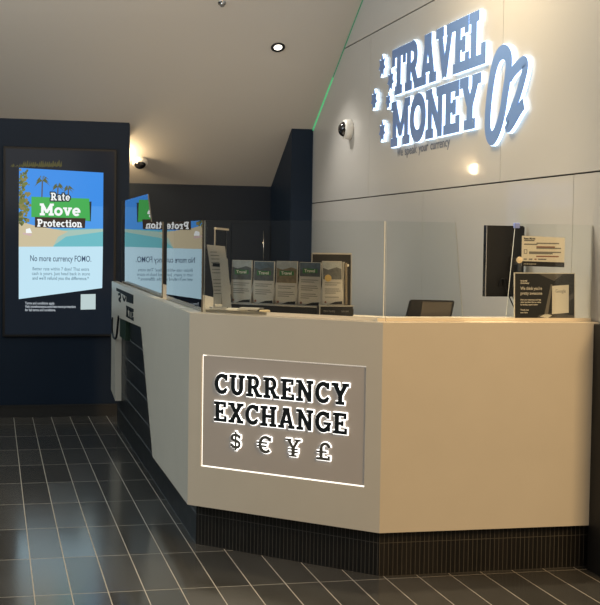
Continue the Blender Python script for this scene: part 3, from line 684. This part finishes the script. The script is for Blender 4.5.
bm = bmesh.new(); prism(bm, fn, [(.180, .024), (.262, .030), (.262, .158), (.180, .152)], .0012, .0022); prism(bm, fn, [(.120, .012), (.160, .006), (.180, .018), (.150, .026)], .0012, .002); obj('phone_picture', bm, M['paperw'], t)
text('print', 'Google', fn, .196, .122, .022, .0026, M['greyink'], t, width=.050)
for k, (b_, y_, s_, w_) in enumerate((('travel', .171, .012, .032), ('money', .161, .012, .042), ("We think you're", .134, .020, .105), ('pretty awesome', .112, .020, .105), ('Share your experience and help', .086, .009, .10), ('other travellers find us online', .075, .009, .10), ('by leaving a quick review', .064, .009, .085), ('Thank you', .040, .009, .04), ('scan here', .028, .009, .035))):
    text('print', b_, fn, .026, y_, s_, .0012, M['whiteink'], t, width=w_, bold=.0003)
bm = bmesh.new(); bm2 = bm
for a in (.01, .03): disc(bm, fn, a, -.001, .004, -.004, .004, 10)
obj('foot', bm, M['black'], t)
t = thing('rate_notice', 'small pale notice sheet with black bottom bar fixed above the black notice', 'notice', (2.42, 5.405, 1.35))
fr_ = Fr((2.312, 5.400, 1.364), (1, 0, 0)); RW, RH = .208, .136
bm = bmesh.new(); prism(bm, fr_, [(0, 0), (RW, -.004), (RW, RH-.006), (0, RH)], -.002, 0); prism(bm, fr_, [(0, 0), (RW, -.004), (RW, .018), (0, .022)], 0, .0008, 1); obj('sheet', bm, [M['paperw'], M['dark_card']], t)
bm = bmesh.new()
for k, (a, b, y_) in enumerate(((.01, .06, .112), (.01, .075, .095), (.07, .18, .100), (.07, .19, .078), (.07, .16, .084), (.035, .19, .060), (.035, .15, .054), (.07, .18, .041), (.01, .025, .028), (.035, .052, .028), (.062, .072, .028), (.08, .12, .028))):
    prism(bm, fr_, [(a, y_), (b, y_), (b, y_+.006), (a, y_+.006)], 0, .0006, k % 3 == 1 and k > 2)
obj('print', bm, [M['greyink'], M['redink']], t)
text('heading', 'Rate Move', fr_, .008, .120, .012, .0008, M['ink'], t, width=.055, bold=.0004)
bm = bmesh.new(); prism(bm, fr_, [(.010, .055), (.026, .055), (.026, .075), (.010, .075)], 0, .0008); prism(bm, fr_, [(.013, .058), (.023, .058), (.023, .072), (.013, .072)], .0004, .001, 1); obj('icon', bm, [M['greyink'], M['paperw']], t)
text('footer', 'travelmoneyoz.com', fr_, .010, .007, .010, .0012, M['whiteink'], t, width=.06)
bm = bmesh.new(); fk2 = Fr((0, GY-.006, 0), (1, 0, 0)); ring(bm, fk2, 2.292, 1.391, [(.014, 0), (.015, .004), (.013, .010), (.0008, .011)]); tag(obj('fixing_knob', bm, M['cream'], None, True), 'round cream knob on glass left of the small pale notice', 'knob')
bm = nbox(2.266, 2.292, GY-.010, GY+.012, ZGT-.020, ZGT+.004, bev=.004); tag(obj('glass_clip', bm, M['blueclip']), 'small pale blue clip on top edge of the right glass', 'clip')
bm = bmesh.new()

mo = thing('monitor', 'black computer monitor seen from behind with cables, right of the counter', 'monitor', (2.43, 6.35, .75))
fmn = Fr((2.418, 6.10, 1.196), (1, .05, 0)); 
MW, MH = .214, .360
bm = bmesh.new(); prism(bm, fmn, [(0, 0), (MW, 0), (MW, MH), (0, MH)], -.030, 0); bmesh.ops.bevel(bm, geom=bm.edges[:], offset=.006, segments=2, affect='EDGES'); obj('housing', bm, M['black'], mo)
bm = bmesh.new(); prism(bm, fmn, [(.0, .0), (.0035, .0), (.0035, MH), (0, MH)], -.032, .001); tag(obj('bezel', bm, M['chrome'], mo), 'thin silver edge')
bm = bmesh.new(); prism(bm, fmn, [(.13, .13), (.19, .13), (.19, .20), (.13, .20)], 0, .014); obj('mount', bm, M['blackm'], mo); bm = bmesh.new(); disc(bm, fmn, .145, .262, .012, 0, .003, 16); obj('badge', bm, M['blackm'], mo)
bm = bmesh.new(); a_ = fmn.p(.12, .09, .03); tube(bm, [fmn.p(.16, .165, .012), fmn.p(.16, .165, .05), fmn.p(.16, -.46, .05)], .014, 10); disc(bm, Fr(fmn.p(.16, 0, .05).to_2d().to_3d(), (1, 0, 0), (0, 1, 0)), 0, 0, .09, .752, .764); obj('stand', bm, M['blackm'], mo)
for a, b in ((.085, 0), (.105, .006)):
    bm = bmesh.new(); tube(bm, smooth_path([fmn.p(a-.01, .05+b, .006), fmn.p(a-.005, .085+b, .012), fmn.p(a+.012, .085, .016), fmn.p(a+.03, .02, .02), fmn.p(a+.075, -.075, .02), fmn.p(a+.09, -.16, .015), fmn.p(a+.09, -.40, .01)], 5), .0032); obj('cable', bm, M['black'], mo)
tm = thing('payment_terminal', 'black slanted terminal top just above the counter, left of the monitor', 'terminal', (2.0, 5.9, .75))
ftm = Fr((1.905, 5.86, 0), (1, 0, 0))
bm = bmesh.new(); prism(bm, ftm, [(0, 1.03), (.235, 1.03), (.265, 1.186), (.040, 1.190)], -.022, 0); bmesh.ops.bevel(bm, geom=bm.edges[:], offset=.005, segments=2, affect='EDGES'); obj('display', bm, M['black'], tm)
M['tscreen'] = mat('grey_terminal_panel', (.09, .08, .07), .25)
bm = bmesh.new(); prism(bm, ftm, [(.078, 1.04), (.225, 1.04), (.250, 1.178), (.100, 1.180)], 0, .002); obj('panel', bm, M['tscreen'], tm)
bm = nbox(1.99, 2.04, 5.885, 5.925, .775, 1.06); box(bm, 1.93, 2.10, 5.84, 5.98, .75, .775, bev=.004); obj('stand', bm, M['black'], tm)
bm = nbox(1.85, 2.25, 5.75, 6.199, .72, .75); obj_ = tag(obj('side_shelf', bm, M['solid']), 'low shelf behind the counter under the black terminal', 'shelf')

# ------------------------------------------------------------------ lights and world
def lamp(kind, name, loc, power, col, **k):
    l = bpy.data.lights.new(name, kind); l.energy = power; l.color = col
    o = bpy.data.objects.new(name, l); COL.objects.link(o); o.location = loc
    tgt = k.pop('target', None)
    for a, v in k.items(): setattr(l, a, v)
    if tgt: o.rotation_euler = (Vector(tgt)-Vector(loc)).to_track_quat('-Z', 'Y').to_euler()
    return o
lamp('POINT', 'recess_lamp', (1.03, 11.05, 2.15), 13, (1, .74, .42), shadow_soft_size=.05)
lamp('SPOT', 'downlight_lamp', (2.10, 9.70, 2.93), 50, (1, .93, .82), spot_size=D(110), spot_blend=.8, shadow_soft_size=.04, target=(2.3, 9.3, 0))
lamp('AREA', 'warm_shop_light', (3.2, .6, 3.3), 210, (1, .66, .32), shape='RECTANGLE', size=1.6, size_y=1.4, target=(2.1, 5.3, .6))
lamp('AREA', 'kiosk_warm_light', (1.7, 6.4, 3.4), 48, (1, .78, .48), shape='RECTANGLE', size=.7, size_y=.7, target=(2.6, 6.2, 1.0))
lamp('SPOT', 'counter_spot', (1.9, 5.75, 3.5), 170, (1, .80, .52), spot_size=D(62), spot_blend=.9, shadow_soft_size=.06, target=(1.9, 5.62, 1.1))
lamp('AREA', 'back_ceiling_fill', (1.9, 9.0, .9), 7, (1, .84, .64), shape='RECTANGLE', size=1.0, size_y=1.6, target=(1.9, 9.2, 3))  # added fill hidden behind the counter, brightens the back ceiling
lamp('AREA', 'mall_cool_light', (-3.4, 6.4, 3.2), 95, (.85, .98, 1.), shape='RECTANGLE', size=2.5, size_y=2.5, target=(.9, 7, .6))
lamp('AREA', 'soffit_fill', (-.4, 6.6, 3.3), 60, (.97, .98, .96), shape='RECTANGLE', size=2, size_y=1.5, target=(-.2, 8.4, 6))  # added fill out of view, lifts the ceiling but not the counter
lamp('AREA', 'mall_overhead_light', (0, -1.5, 3.4), 48, (1, .91, .80), shape='RECTANGLE', size=3, size_y=3, target=(1.0, 9, 3.2))
w = bpy.data.worlds.new('mall'); SC.world = w; w.use_nodes = True
w.node_tree.nodes['Background'].inputs[0].default_value = (.82, .79, .74, 1); w.node_tree.nodes['Background'].inputs[1].default_value = .075

# ------------------------------------------------------------------ camera
yaw, pitch, roll, F = D(13.437), D(-2.622), D(.838), 1286.4
f = Vector((math.sin(yaw)*math.cos(pitch), math.cos(yaw)*math.cos(pitch), math.sin(pitch)))
r = Vector((math.cos(yaw), -math.sin(yaw), 0)); u = r.cross(f)
r2 = r*math.cos(roll)+u*math.sin(roll); u2 = u*math.cos(roll)-r*math.sin(roll)
cam = bpy.data.cameras.new('camera'); co = bpy.data.objects.new('camera', cam); COL.objects.link(co)
mw = Matrix((r2, u2, -f)).transposed().to_4x4(); mw.translation = (0, 0, 1.45); co.matrix_world = mw
cam.sensor_fit = 'HORIZONTAL'; cam.sensor_width = 36; cam.lens = F*36/600; cam.clip_start = .05
SC.camera = co
SC.view_settings.view_transform = 'Standard'; SC.view_settings.look = 'None'; SC.view_settings.gamma = 1; SC.view_settings.exposure = 0
SC.view_settings.use_curve_mapping = False
SC.cycles.max_bounces = 10; SC.cycles.transparent_max_bounces = 16
SC.cycles.use_denoising = True
